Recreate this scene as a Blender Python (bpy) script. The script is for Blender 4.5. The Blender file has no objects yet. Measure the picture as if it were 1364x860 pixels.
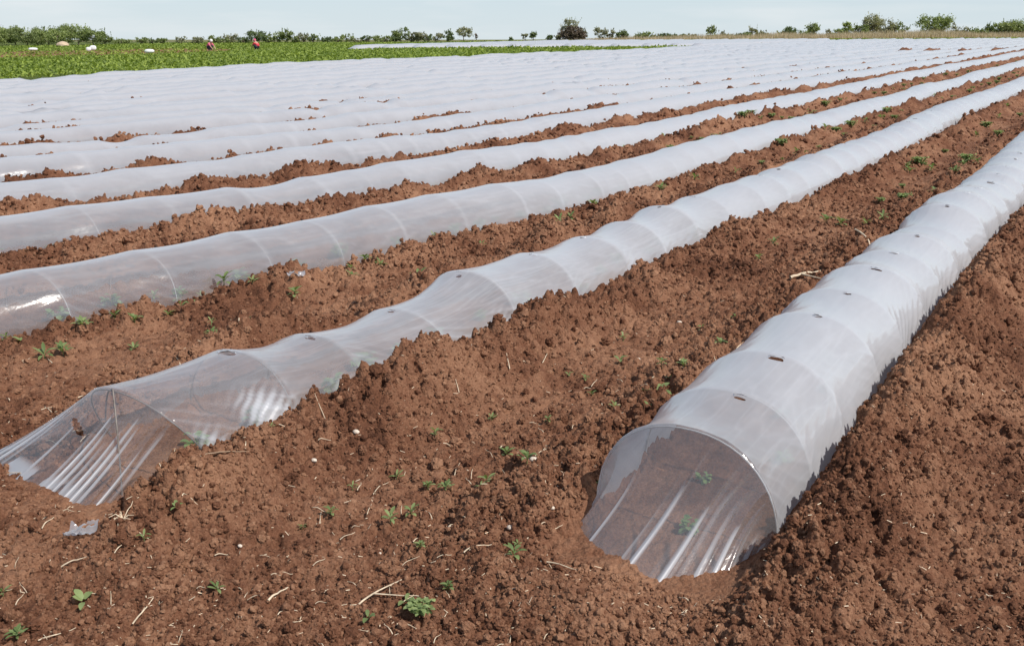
import bpy, math, random
import numpy as np
C = bpy.context.scene.collection
RNG = np.random.default_rng(7)
random.seed(7)
F_PX, CAM_H, SLOPE = 1326.0, 1.7, 0.0128          # focal length in photo pixels, eye height, gentle uphill slope of the field
AZ = math.radians(31.96)                           # the camera looks this far left of the row direction (+Y)
PITCH = math.atan((430 - 53) / F_PX)
SUN_EL, SUN_AZ = math.radians(50), math.radians(93)  # azimuth clockwise from +Y

# ------------------------------------------------------------------ helpers
def mk(name, V, F, mat=None, smooth=False, parent=None, loc=None):
    V = np.asarray(V, dtype=np.float32).reshape(-1, 3)
    F = [np.asarray(f, dtype=np.int32) for f in (F if isinstance(F, list) else [F])]
    me = bpy.data.meshes.new(name)
    me.vertices.add(len(V)); me.vertices.foreach_set('co', V.ravel())
    idx = np.concatenate([f.ravel() for f in F])
    tot = np.concatenate([np.full(len(f), f.shape[1], np.int32) for f in F])
    me.loops.add(len(idx)); me.loops.foreach_set('vertex_index', idx)
    me.polygons.add(len(tot))
    st = np.concatenate([[0], np.cumsum(tot)[:-1]]).astype(np.int32)
    me.polygons.foreach_set('loop_start', st)
    me.polygons.foreach_set('use_smooth', np.full(len(tot), smooth, dtype=bool))
    me.update(calc_edges=True); me.validate()
    if mat: me.materials.append(mat)
    o = bpy.data.objects.new(name, me); C.objects.link(o)
    if parent: o.parent = parent
    if loc is not None: o.location = loc
    return o

def attr(o, name, vals):
    a = o.data.attributes.new(name, 'FLOAT', 'POINT'); a.data.foreach_set('value', np.asarray(vals, np.float32).ravel())

def attr_col(o, name, vals):
    a = o.data.attributes.new(name, 'FLOAT_COLOR', 'POINT')
    v = np.ones((len(vals), 4), np.float32); v[:, :3] = vals
    a.data.foreach_set('color', v.ravel())

def tag(o, label=None, cat=None, group=None, kind=None):
    if label: o['label'] = label
    if cat: o['category'] = cat
    if group: o['group'] = group
    if kind: o['kind'] = kind
    return o

def empty(name, loc=(0, 0, 0)):
    o = bpy.data.objects.new(name, None); C.objects.link(o); o.location = loc; o.empty_display_size = .1
    return o

def copy_thing(o, loc, rotz=0., s=1., label=None, rot=None):
    c = o.copy(); C.objects.link(c)
    c.location = loc; c.rotation_euler = rot if rot else (0, 0, rotz); c.scale = (s, s, s)
    if label: c['label'] = label
    for ch in o.children:
        d = ch.copy(); C.objects.link(d); d.parent = c
    return c

def grid_faces(n, m, wrap=False):
    i = np.arange(n - 1)[:, None]; j = np.arange(m if wrap else m - 1)[None, :]
    a = i * m + j; b = i * m + (j + 1) % m
    return np.stack([a, b, b + m, a + m], -1).reshape(-1, 4)

def tube(P, R, k=6, cap=True):
    P = np.asarray(P, float); R = np.broadcast_to(np.asarray(R, float), (len(P),))
    T = np.gradient(P, axis=0); T /= np.linalg.norm(T, axis=1)[:, None] + 1e-9
    up = np.where(np.abs(T[:, 2:3]) > .9, np.array([[1., 0, 0]]), np.array([[0., 0, 1.]]))
    A = np.cross(T, up); A /= np.linalg.norm(A, axis=1)[:, None] + 1e-9
    B = np.cross(T, A)
    a = np.arange(k) * 2 * np.pi / k
    V = P[:, None] + R[:, None, None] * (np.cos(a)[None, :, None] * A[:, None] + np.sin(a)[None, :, None] * B[:, None])
    return V.reshape(-1, 3), grid_faces(len(P), k, True)

def join(parts):
    Vs, Fs, n = [], [], 0
    for V, F in parts:
        Vs.append(V); Fs.append(F + n); n += len(V)
    return np.concatenate(Vs), np.concatenate(Fs)

# ------------------------------------------------------------------ noise
def _h(ix, iy, seed):
    h = (ix.astype(np.int64) * 374761393 + iy.astype(np.int64) * 668265263 + seed * 1442695041) & 0xffffffff
    h = ((h ^ (h >> 13)) * 1274126177) & 0xffffffff
    return ((h ^ (h >> 16)) & 0xffffff) / float(0xffffff)

def vnoise(x, y, seed=0):
    ix, iy = np.floor(x), np.floor(y); fx, fy = x - ix, y - iy
    fx = fx * fx * (3 - 2 * fx); fy = fy * fy * (3 - 2 * fy)
    a, b, c, d = _h(ix, iy, seed), _h(ix + 1, iy, seed), _h(ix, iy + 1, seed), _h(ix + 1, iy + 1, seed)
    return (a * (1 - fx) + b * fx) * (1 - fy) + (c * (1 - fx) + d * fx) * fy

def fbm(x, y, seed=0, o=4):
    s, a, t = 0, .5, 0
    for i in range(o):
        s = s + a * vnoise(x * 2 ** i + 17.3 * i, y * 2 ** i - 9.1 * i, seed + i); t += a; a *= .5
    return s / t

def lumps(x, y, cell, seed):
    """round clods, one per cell, as heights 0..1"""
    X, Y = x / cell, y / cell
    ix, iy = np.floor(X), np.floor(Y); out = np.zeros_like(X)
    for di in (-1, 0, 1):
        for dj in (-1, 0, 1):
            cx, cy = ix + di, iy + dj
            px = cx + _h(cx, cy, seed); py = cy + _h(cx, cy, seed + 1)
            r = .35 + .45 * _h(cx, cy, seed + 2); hh = .35 + .65 * _h(cx, cy, seed + 3)
            d2 = ((X - px) ** 2 + (Y - py) ** 2) / r ** 2
            out = np.maximum(out, hh * np.sqrt(np.clip(1 - d2, 0, 1)))
    return out

def sstep(a, b, x):
    t = np.clip((x - a) / (b - a), 0, 1); return t * t * (3 - 2 * t)

# ------------------------------------------------------------------ the lie of the land
X0 = [-1.20, -3.18, -4.64, -6.40, -8.10, -9.50, -10.95, -12.40] + [-13.86 - 1.513 * i for i in range(11)]
NR = len(X0)
def rowx(k, Y):
    Y = np.asarray(Y, float)
    if k == 0:
        return -1.20 + .03 * np.sin(Y * .7)
    if k == 1:
        return np.interp(Y, [2, 7, 10, 15, 20, 30, 60], [-3.18, -3.17, -3.06, -2.98, -3.08, -3.0, -3.05])
    s = np.clip((10 + min(k - 2, 5) - Y) / 7, 0, 1.4)
    f = max(0., (k - 7) / 11.)
    return X0[k] - .85 * s ** 2 * (1 - f) + .05 * np.sin(Y * .13 + k * 2.1) + f * np.interp(Y, [8, 17, 28, 42, 65], [2.9, 2.5, .2, .2, .8])
def yend(x): return 140.6 + 1.47 * (x + 13.9)
def depth(x, y): return -x * math.sin(AZ) + y * math.cos(AZ)
def base(x, y):
    d = depth(x, y); r = x * math.cos(AZ) + y * math.sin(AZ)
    dc = np.interp(r, [-60, 17, 63, 110], [100, 110, 148, 175])
    return SLOPE * (np.clip(d, 0, None) - np.clip(d - dc, 0, None))

MOUNDS = []      # (x, y, radius, height): a few bigger heaps of soil, filled in below
def ray(px, py):
    u = (px - 682) / F_PX; v = (430 - py) / F_PX
    fw = math.cos(PITCH) + v * math.sin(PITCH); up = -math.sin(PITCH) + v * math.cos(PITCH)
    return u * math.cos(AZ) - fw * math.sin(AZ), u * math.sin(AZ) + fw * math.cos(AZ), up, fw
def at(px, py, z=0.):
    X, Y, Z, D = ray(px, py); t = (CAM_H - z) / (SLOPE * D - Z)
    return X * t, Y * t
def at_depth(px, d):
    X, Y, Z, D = ray(px, 53); t = d / D
    return X * t, Y * t
def z_at(px, py, d):
    X, Y, Z, D = ray(px, py); return CAM_H + Z * d / D

def relief(x, y, fine=True):
    """height of the soil above base(): banks beside every tunnel, lumps and clods"""
    x = np.asarray(x, float); y = np.asarray(y, float)
    z = np.zeros_like(x); bank = np.zeros_like(x); inside = np.zeros_like(x)
    field = ((x > -30.5) & (x < 2.2) & (y > -4) & (y < yend(x) + 2)).astype(float)
    for k in range(NR):
        xr = rowx(k, y); dx = x - xr
        m = np.abs(dx) < 1.2
        if not m.any(): continue
        d, yy = dx[m], y[m]
        ys = 2.0 if k else 2.65
        for s in (-1, 1):
            on = sstep(ys - .45, ys + .25, yy - (.55 if k == 1 and s < 0 else 0))
            n1 = vnoise(yy * 1.7 + 31 * k, np.full_like(yy, s * 3.3), 50 + k)
            n2 = vnoise(yy * 5.5 + 11 * k, np.full_like(yy, s * 7.7), 80 + k)
            c = .44 + .06 * (n1 - .5) + .04 * (n2 - .5)
            hgt = .075 + .17 * n1 * (.55 + .6 * n2)
            hgt = hgt * np.interp(k, [4, 7, 9], [1, .80, .62])
            if k <= 1 and s > 0: hgt = hgt * 1.05 + (np.interp(yy, [2.2, 2.6, 3.0, 3.4, 3.9, 4.4, 5, 12], [.03, .075, .085, .07, 0., -.015, -.035, -.03]) if k else .01)
            if k == 2 and s > 0: hgt = hgt * np.interp(yy, [3, 8, 11], [.35, .45, 1.])
            if k == 0 and s < 0: hgt *= .45
            w = np.where((d * s - c) > 0, .27, .10)
            b = hgt * np.exp(-((d * s - c) / w) ** 2) * on
            z[m] += b; bank[m] = np.maximum(bank[m], np.exp(-((d * s - c) / w) ** 2) * on)
        inside[m] = np.maximum(inside[m], (np.abs(d) < .30) * sstep(ys - .45, ys + .25, yy))
    # heap closing the front end of each tunnel
    for k in range(4):
        ys = 1.80 if k else 2.36
        xr = float(rowx(k, ys)); dx = x - xr + .1; dy = y - ys
        z += (.03 if k == 1 else .06 if k == 0 else .10) * np.exp(-(dx / .55) ** 4 - (dy / .13) ** 2) * (.4 + 1.2 * vnoise(x * 5, y * 5, 9))
    for (mx, my, mr, mh) in MOUNDS:
        z += mh * np.exp(-((x - mx) ** 2 + (y - my) ** 2) / mr ** 2)
    z += .05 * bank * (lumps(x, y, .21, 71) - .4) + (fbm(x * .9, y * .9, 3, 3) - .5) * .07 + (fbm(x * 4.5, y * 4.5, 4, 3) - .5) * .055 * (.5 + bank)
    if fine:
        dry = np.clip(fbm(x * 1.3 + 5, y * 1.3, 21, 2) * 1.6 - .3, 0, 1)
        a = (.43 + .66 * np.clip(bank + dry * .65, 0, 1)) * (1 - .6 * inside)
        z += a * ((.036 + .02 * bank) * lumps(x, y, .095, 5) * sstep(.3, .6, vnoise(x * 3, y * 3, 33)) + (.030 + .014 * bank) * lumps(x + .3, y, .047, 11) + .019 * lumps(x, y + .7, .027, 23) - .02)
        z += a * (.009 * lumps(x, y, .0145, 41))
        z += a * (fbm(x * 38, y * 38, 61, 2) - .5) * .010
    return z * np.where(field > 0, 1, .5), bank * field, field

def ground_z(x, y):
    x = np.atleast_1d(np.asarray(x, float)); y = np.atleast_1d(np.asarray(y, float))
    return relief(x, y)[0] + base(x, y)

for (px, py) in [(1205, 66), (1243, 66), (1278, 65), (1317, 64)]:
    mx, my = at(px, py, .30); MOUNDS.append((mx, my, .9, .26))
for (px, py, r, h) in [(385, 358, .16, .07), (682, 416, .11, .05), (755, 400, .10, .03), (905, 337, .13, .05), (262, 592, .12, .04), (1052, 270, .16, .03)]:
    mx, my = at(px, py, .16); MOUNDS.append((mx, my, r, h))

# ------------------------------------------------------------------ materials
def new_mat(name):
    m = bpy.data.materials.new(name); m.use_nodes = True
    nt = m.node_tree; nt.nodes.clear()
    return m, nt, lambda t, **kw: _node(nt, t, kw)
def _node(nt, t, kw):
    n = nt.nodes.new(t)
    for k, v in kw.items(): setattr(n, k, v)
    return n
def principled(N, rough=.8, spec=.3):
    p = N('ShaderNodeBsdfPrincipled'); p.inputs['Roughness'].default_value = rough; p.inputs['Specular IOR Level'].default_value = spec
    return p
def ramp(N, stops):
    r = N('ShaderNodeValToRGB'); e = r.color_ramp.elements
    while len(e) < len(stops): e.new(.5)
    for el, (p, c) in zip(e, stops): el.position = p; el.color = (*c, 1)
    return r
def noise(N, L, vec, scale, detail=4, rough=.6):
    n = N('ShaderNodeTexNoise'); n.inputs['Scale'].default_value = scale; n.inputs['Detail'].default_value = detail; n.inputs['Roughness'].default_value = rough
    if vec is not None: L.new(vec, n.inputs['Vector'])
    return n
def mathn(N, L, op, a, b=None, clamp=False):
    n = N('ShaderNodeMath', operation=op); n.use_clamp = clamp
    for i, v in enumerate((a, b)):
        if v is None: continue
        if isinstance(v, (int, float)): n.inputs[i].default_value = v
        else: L.new(v, n.inputs[i])
    return n.outputs[0]
def mixc(N, L, fac, a, b, blend='MIX'):
    n = N('ShaderNodeMix', data_type='RGBA', blend_type=blend)
    for i, v in ((0, fac), (6, a), (7, b)):
        if isinstance(v, (int, float)): n.inputs[i].default_value = v
        elif isinstance(v, tuple): n.inputs[i].default_value = (*v, 1)
        else: L.new(v, n.inputs[i])
    return n.outputs[2]

SOIL_DARK, SOIL_MID, SOIL_DRY = (.060, .026, .0155), (.170, .074, .041), (.350, .185, .109)
def soil_mat(name, ground):
    m, nt, N = new_mat(name); L = nt.links
    out = N('ShaderNodeOutputMaterial'); p = principled(N, .95, .12)
    geo = N('ShaderNodeNewGeometry'); pos = geo.outputs['Position']
    big = noise(N, L, pos, 1.4, 3); mid = noise(N, L, pos, 14, 4, .65); fin = noise(N, L, pos, 110, 3, .7)
    s = mathn(N, L, 'ADD', mathn(N, L, 'MULTIPLY', big.outputs[0], .62), mathn(N, L, 'MULTIPLY', mid.outputs[0], .36))
    s = mathn(N, L, 'ADD', s, mathn(N, L, 'MULTIPLY', mathn(N, L, 'SUBTRACT', fin.outputs[0], .12), .38))
    if not ground:
        s = mathn(N, L, 'ADD', s, mathn(N, L, 'MULTIPLY', mathn(N, L, 'SUBTRACT', geo.outputs['Random Per Island'], .42), .26))
    r = ramp(N, [(.42, SOIL_DARK), (.58, SOIL_MID), (.80, SOIL_DRY)]); L.new(s, r.inputs[0])
    col = r.outputs[0]
    if ground:
        a = N('ShaderNodeAttribute', attribute_name='zone'); f = N('ShaderNodeAttribute', attribute_name='zonemix')
        zn = noise(N, L, pos, .6, 5, .7)
        zc = mixc(N, L, zn.outputs[0], mixc(N, L, 1., a.outputs['Color'], (.55, .6, .5), 'MULTIPLY'), mixc(N, L, 1., a.outputs['Color'], (1.4, 1.3, 1.3), 'MULTIPLY'))
        col = mixc(N, L, f.outputs['Fac'], col, zc)
    L.new(col, p.inputs['Base Color'])
    b = N('ShaderNodeBump'); b.inputs['Strength'].default_value = .7; b.inputs['Distance'].default_value = .016
    hb = noise(N, L, pos, 190, 4, .75)
    vo = N('ShaderNodeTexVoronoi'); vo.inputs['Scale'].default_value = 75; L.new(pos, vo.inputs['Vector'])
    L.new(mathn(N, L, 'SUBTRACT', hb.outputs[0], mathn(N, L, 'MULTIPLY', vo.outputs['Distance'], .9 if ground else .3)), b.inputs['Height']); L.new(b.outputs[0], p.inputs['Normal'])
    L.new(p.outputs[0], out.inputs[0])
    return m
M_GROUND, M_CLOD = soil_mat('soil_ground', True), soil_mat('soil_clod', False)

def film_mat():
    m, nt, N = new_mat('greenhouse_film'); L = nt.links
    out = N('ShaderNodeOutputMaterial'); geo = N('ShaderNodeNewGeometry')
    h = N('ShaderNodeAttribute', attribute_name='haze')
    tc = N('ShaderNodeTexCoord'); mp = N('ShaderNodeMapping'); L.new(tc.outputs['Object'], mp.inputs[0]); mp.inputs['Scale'].default_value = (1, .22, 1)
    n1 = noise(N, L, mp.outputs[0], 6, 5, .6); n2 = noise(N, L, mp.outputs[0], 34, 3, .6)
    b = N('ShaderNodeBump'); b.inputs['Strength'].default_value = .3; b.inputs['Distance'].default_value = .014
    L.new(mathn(N, L, 'ADD', n1.outputs[0], mathn(N, L, 'MULTIPLY', n2.outputs[0], .35)), b.inputs['Height'])
    dot = N('ShaderNodeVectorMath', operation='DOT_PRODUCT'); L.new(geo.outputs['Normal'], dot.inputs[0]); L.new(geo.outputs['Incoming'], dot.inputs[1])
    cs = mathn(N, L, 'MAXIMUM', mathn(N, L, 'ABSOLUTE', dot.outputs['Value']), .12)
    # a scattering slab: veil = 1 - exp(-tau / cos)
    cond = noise(N, L, tc.outputs['Object'], 2.6, 4, .65)
    tau = mathn(N, L, 'MULTIPLY', h.outputs['Fac'], mathn(N, L, 'ADD', .62, mathn(N, L, 'MULTIPLY', cond.outputs[0], .76)))
    veil = mathn(N, L, 'SUBTRACT', 1., mathn(N, L, 'EXPONENT', mathn(N, L, 'MULTIPLY', mathn(N, L, 'DIVIDE', tau, cs), -1.)), True)
    dif = N('ShaderNodeBsdfDiffuse'); dif.inputs[0].default_value = (.65, .66, .69, 1)
    trl = N('ShaderNodeBsdfTranslucent'); trl.inputs[0].default_value = (.65, .66, .69, 1)
    # bunched film layers turned near white, painting the sun glint on folds
    glint_mix = mixc(N, L, mathn(N, L, 'MULTIPLY', mathn(N, L, 'SUBTRACT', h.outputs['Fac'], 2.7), .6, True), (.65, .66, .69), (.93, .935, .95))
    L.new(glint_mix, dif.inputs[0]); L.new(glint_mix, trl.inputs[0])
    sc = N('ShaderNodeMixShader'); sc.inputs[0].default_value = .42; L.new(dif.outputs[0], sc.inputs[1]); L.new(trl.outputs[0], sc.inputs[2])
    tr = N('ShaderNodeBsdfTransparent'); tr.inputs[0].default_value = (.95, .955, .965, 1)
    a = N('ShaderNodeMixShader'); L.new(veil, a.inputs[0]); L.new(tr.outputs[0], a.inputs[1]); L.new(sc.outputs[0], a.inputs[2])
    gl = N('ShaderNodeBsdfGlossy'); gl.inputs['Roughness'].default_value = .14; gl.inputs[0].default_value = (1, 1, 1, 1)
    L.new(b.outputs[0], gl.inputs['Normal'])
    fr = mathn(N, L, 'ADD', .065, mathn(N, L, 'MULTIPLY', mathn(N, L, 'POWER', mathn(N, L, 'SUBTRACT', 1., cs), 5.), .55), True)
    x = N('ShaderNodeMixShader'); L.new(fr, x.inputs[0]); L.new(a.outputs[0], x.inputs[1]); L.new(gl.outputs[0], x.inputs[2])
    ho = N('ShaderNodeAttribute', attribute_name='hole'); cut = N('ShaderNodeMixShader'); op = N('ShaderNodeBsdfTransparent')
    L.new(mathn(N, L, 'GREATER_THAN', ho.outputs['Fac'], .5), cut.inputs[0]); L.new(x.outputs[0], cut.inputs[1]); L.new(op.outputs[0], cut.inputs[2])
    L.new(cut.outputs[0], out.inputs[0])
    return m
M_FILM = film_mat()

def plain(name, c, rough=.7, var=.25, scale=20, spec=.3):
    m, nt, N = new_mat(name); L = nt.links
    out = N('ShaderNodeOutputMaterial'); p = principled(N, rough, spec); tc = N('ShaderNodeTexCoord')
    n = noise(N, L, tc.outputs['Object'], scale, 4)
    lo = tuple(v * (1 - var) for v in c); hi = tuple(min(1, v * (1 + var)) for v in c)
    r = ramp(N, [(.3, lo), (.7, hi)]); L.new(n.outputs[0], r.inputs[0]); L.new(r.outputs[0], p.inputs['Base Color'])
    L.new(p.outputs[0], out.inputs[0]); return m
def leaf_mat(name, dark, light, trans=.35, rough=.55):
    m, nt, N = new_mat(name); L = nt.links
    out = N('ShaderNodeOutputMaterial'); p = principled(N, rough, .35); g = N('ShaderNodeNewGeometry')
    r = ramp(N, [(.1, dark), (.9, light)])
    oi = N('ShaderNodeObjectInfo')
    s = mathn(N, L, 'ADD', mathn(N, L, 'MULTIPLY', g.outputs['Random Per Island'], .7), mathn(N, L, 'MULTIPLY', oi.outputs['Random'], .3))
    L.new(s, r.inputs[0]); L.new(r.outputs[0], p.inputs['Base Color'])
    t = N('ShaderNodeBsdfTranslucent'); L.new(mixc(N, L, 1., r.outputs[0], (1.25, 1.35, .7), 'MULTIPLY'), t.inputs[0])
    mx = N('ShaderNodeMixShader'); mx.inputs[0].default_value = trans; L.new(p.outputs[0], mx.inputs[1]); L.new(t.outputs[0], mx.inputs[2])
    L.new(mx.outputs[0], out.inputs[0]); return m
M_HOOP = plain('hoop_wire', (.20, .17, .15), .5, .3, 40)
M_HOOP2 = plain('pale_hoop_wire', (.50, .48, .46), .5, .15, 40)
M_WEED = leaf_mat('weed_leaf', (.12, .175, .055), (.34, .41, .17))
M_SEEDLING = leaf_mat('seedling_leaf', (.12, .20, .06), (.28, .38, .14))
M_CROP = leaf_mat('crop_leaf', (.085, .14, .018), (.32, .39, .07), .3)
M_STRAW = plain('dry_straw', (.60, .48, .34), .8, .3, 60)
M_TWIG = plain('dry_twig', (.30, .20, .13), .85, .35, 50)
M_STONE = plain('pale_stone', (.62, .52, .42), .85, .2, 80)
M_SCRAP = plain('film_scrap', (.50, .51, .54), .35, .2, 40, .5)
M_BARK = plain('bark', (.13, .10, .075), .9, .35, 12)
M_T_OLIVE = leaf_mat('olive_foliage', (0.12, 0.155, 0.055), (0.33, 0.37, 0.15))  # foliage colours from here on lightened to stand in for distance haze
M_T_GREEN = leaf_mat('green_foliage', (0.125, 0.165, 0.055), (0.37, 0.42, 0.16))
M_T_GREY = leaf_mat('grey_foliage', (0.165, 0.165, 0.105), (0.38, 0.37, 0.23))
M_T_DARK = leaf_mat('dark_foliage', (0.085, 0.115, 0.05), (0.22, 0.27, 0.12))
M_T_BROWN = leaf_mat('brown_foliage', (0.095, 0.07, 0.05), (0.19, 0.145, 0.1), .1)
M_DRYGRASS = leaf_mat('dry_grass_blade', (.36, .275, .18), (.66, .54, .39), .3)
M_WHITE = plain('white_sack', (.80, .80, .78), .6, .08, 10)
M_SAND = plain('sand_heap', (.50, .38, .27), .9, .15, 3)

# ------------------------------------------------------------------ ground: one sheet, finest in front of the camera
def build_ground():
    yaw = math.pi / 2 + AZ                                 # view direction as an angle from +X
    a0 = np.concatenate([np.arange(-37, -30.5, .2), np.arange(-30.5, 30.5, .085), np.arange(30.5, 37, .2)]); a1 = np.arange(37, 60, .5); a2 = np.arange(60, 300, 3.)
    ang = np.radians(np.concatenate([a0, a1, a2, -a1[::-1] + 360])); ang = np.unique(np.round(ang, 6)) + yaw
    r = [0.02, .3]
    while r[-1] < 6000:
        q = r[-1]
        r.append(q * (1.05 if q < 1.7 else 1.0021 if q < 12 else 1.004 if q < 26 else 1.011 if q < 220 else 1.12))
    r = np.array(r)
    R, A = np.meshgrid(r, ang, indexing='ij')
    x, y = R * np.cos(A), R * np.sin(A)
    z = np.zeros_like(x); bank = np.zeros_like(x); field = np.zeros_like(x)
    near = R < 230
    zz, bb, ff = relief(x[near], y[near]); z[near] = zz; bank[near] = bb; field[near] = ff
    z += base(x, y)
    d = depth(x, y)
    o = mk('ground', np.stack([x, y, z], -1).reshape(-1, 3), grid_faces(len(r), len(ang), True)[:, ::-1], M_GROUND, True)
    # land use: soil, green crop, a bare strip, pale grassland
    x, y, d, field = x.ravel(), y.ravel(), d.ravel(), field.ravel()
    wob = (fbm(x * .15, y * .15, 77, 3) - .5) * 5
    zone = np.tile(np.array([.10, .13, .035]), (len(x), 1)); mixf = 1 - field
    grass = (y > yend(x) + 2 + wob * .5) & (x > -56); zone[grass] = (.27, .21, .12)
    zone[(d > 185)] = (.17, .17, .08)
    strip = (x < -53.0 + wob * .3) & (x > -66 + wob) & (y < 52 + wob * 3); zone[strip] = (.24, .13, .075)
    blk = (x < -30.5) & (x > -50) & (y > 75 + 1.08 * (x + 32.4)) & (y < yend(x)); zone[blk] = (.22, .105, .06)
    back = (x > 2.2) | (y <= -4); zone[back & (x > -30)] = (.22, .105, .06)
    attr_col(o, 'zone', zone); attr(o, 'zonemix', mixf)
    tag(o, kind='structure')
build_ground()

# ------------------------------------------------------------------ clods: crumbled soil lying on the sheet
def ico(sub):
    t = (1 + 5 ** .5) / 2
    V = np.array([(-1, t, 0), (1, t, 0), (-1, -t, 0), (1, -t, 0), (0, -1, t), (0, 1, t), (0, -1, -t), (0, 1, -t), (t, 0, -1), (t, 0, 1), (-t, 0, -1), (-t, 0, 1)], float)
    F = [(0, 11, 5), (0, 5, 1), (0, 1, 7), (0, 7, 10), (0, 10, 11), (1, 5, 9), (5, 11, 4), (11, 10, 2), (10, 7, 6), (7, 1, 8), (3, 9, 4), (3, 4, 2), (3, 2, 6), (3, 6, 8), (3, 8, 9), (4, 9, 5), (2, 4, 11), (6, 2, 10), (8, 6, 7), (9, 8, 1)]
    V = [tuple(v / np.linalg.norm(v)) for v in V]
    for _ in range(sub):
        c, G = {}, []
        def mid(a, b):
            k = (min(a, b), max(a, b))
            if k not in c:
                p = (np.array(V[a]) + np.array(V[b])) / 2; V.append(tuple(p / np.linalg.norm(p))); c[k] = len(V) - 1
            return c[k]
        for a, b, d in F:
            ab, bd, da = mid(a, b), mid(b, d), mid(d, a); G += [(a, ab, da), (b, bd, ab), (d, da, bd), (ab, bd, da)]
        F = G
    return np.array(V), np.array(F)

def rand_rot(n, rng):
    q = rng.normal(size=(n, 4)); q /= np.linalg.norm(q, axis=1)[:, None]; w, x, y, z = q.T
    return np.stack([1 - 2 * (y * y + z * z), 2 * (x * y - z * w), 2 * (x * z + y * w), 2 * (x * y + z * w), 1 - 2 * (x * x + z * z), 2 * (y * z - x * w), 2 * (x * z - y * w), 2 * (y * z + x * w), 1 - 2 * (x * x + y * y)], -1).reshape(n, 3, 3)

def row_mask(x, y):
    """True under a film"""
    m = np.zeros(len(x), bool)
    for k in range(NR):
        m |= (np.abs(x - rowx(k, y)) < .345) & (y > (1.95 if k else 2.62))
    return m

def clods(n, rmin, rmax, dmin, dmax, sub, seed):
    rng = np.random.default_rng(seed)
    n = int(n * 1.25); a = np.radians(rng.uniform(-41, 41, n)) + math.pi / 2 + AZ
    u = rng.uniform(0, 1, n); d = 1 / (1 / dmin + u * (1 / dmax - 1 / dmin))        # even cover of the view
    x, y = d * np.cos(a), d * np.sin(a)
    s = rmin * (rmax / rmin) ** (rng.uniform(0, 1, n) ** 1.8) * np.clip((d / 3.6) ** .75, .9, 3.2)
    ok = ~row_mask(x, y) & (x > -30)
    z, bank, _ = relief(x, y); dry = fbm(x * 1.3 + 5, y * 1.3, 21, 2)
    ok &= rng.uniform(0, 1, n) < (.28 + .78 * bank + .6 * np.clip(dry * 1.6 - .4, 0, 1))
    x, y, z, s = x[ok], y[ok], z[ok] + base(x[ok], y[ok]), s[ok]; n = len(x)
    V, F = ico(sub)
    B = V[None] * (1 + rng.normal(0, .13 if sub else .2, (n, len(V), 1)))
    B *= rng.uniform(.65, 1.25, (n, 1, 3)) * s[:, None, None]
    B = np.einsum('nij,nvj->nvi', rand_rot(n, rng), B)
    B += np.stack([x, y, z + s * .25], -1)[:, None]
    Fx = (F[None] + (np.arange(n) * len(V))[:, None, None]).reshape(-1, 3)
    return B.reshape(-1, 3), Fx
o = mk('soil_clods', *join([clods(1500, .014, .026, 2.0, 6, 2, 9), clods(56000, .003, .0145, 1.9, 9, 1, 1), clods(110000, .0027, .0095, 1.9, 11, 0, 2), clods(60000, .0045, .0125, 7, 42, 0, 3)]), M_CLOD, False)
tag(o, 'crumbled reddish brown soil clods covering the ground between the film tunnels', 'soil', kind='stuff')

# ------------------------------------------------------------------ film tunnels
HAND = {  # first hoops read from the photograph: (Y, height)
    0: [(3.02, .40), (3.45, .40), (3.92, .415), (4.62, .41), (5.2, .395), (5.87, .39), (6.47, .36), (7.08, .37), (7.66, .32), (8.3, .39), (8.9, .41), (9.5, .37)],
    1: [(2.24, .385), (2.86, .37), (3.33, .32), (3.99, .285), (4.62, .365), (5.34, .33), (6.12, .30), (6.73, .31)]}
def hoops_of(k, y_end, rng):
    hs = list(HAND.get(k, [(2.1 + rng.uniform(-.1, .3), .35)]))
    while hs[-1][0] < y_end - 1: hs.append((hs[-1][0] + rng.uniform(.52, .82), float(.305 + .075 * vnoise(np.array([hs[-1][0] * .35]), np.array([k * 3.1]), 66)[0] + rng.uniform(-.012, .012) * (1 if k < 6 else 2.4))))
    return np.array(hs)
def halfw(h): return .335 + .15 * (h - .35)
def arch(t, h, w):
    """point of the hoop curve, t 0 (left foot) .. 1 (right foot)"""
    a = np.pi * (1 - t)
    return w * np.sign(np.cos(a)) * np.abs(np.cos(a)) ** .92, h * np.sin(a) ** .80

def haze_of(k, Y):
    if k == 0: return np.interp(Y, [2.5, 3.0, 3.6, 5, 12, 30], [.13, .22, .60, .95, 1.35, 2.2])
    if k == 1: return np.interp(Y, [1.9, 2.3, 3.0, 4.6, 7, 12, 25], [.07, .13, .26, .42, .75, 1.3, 2.3])
    if k == 2: return np.interp(Y, [2, 4, 7, 12, 25], [.22, .28, .50, 1.2, 2.3])
    if k == 3: return np.interp(Y, [2, 5, 9, 14, 28], [.36, .42, .75, 1.4, 2.4])
    return np.interp(Y, [2, 8 + k, 14 + k, 30 + k], [.5 + .05 * k, .62 + .05 * k, 1.2, 2.2])

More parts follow.
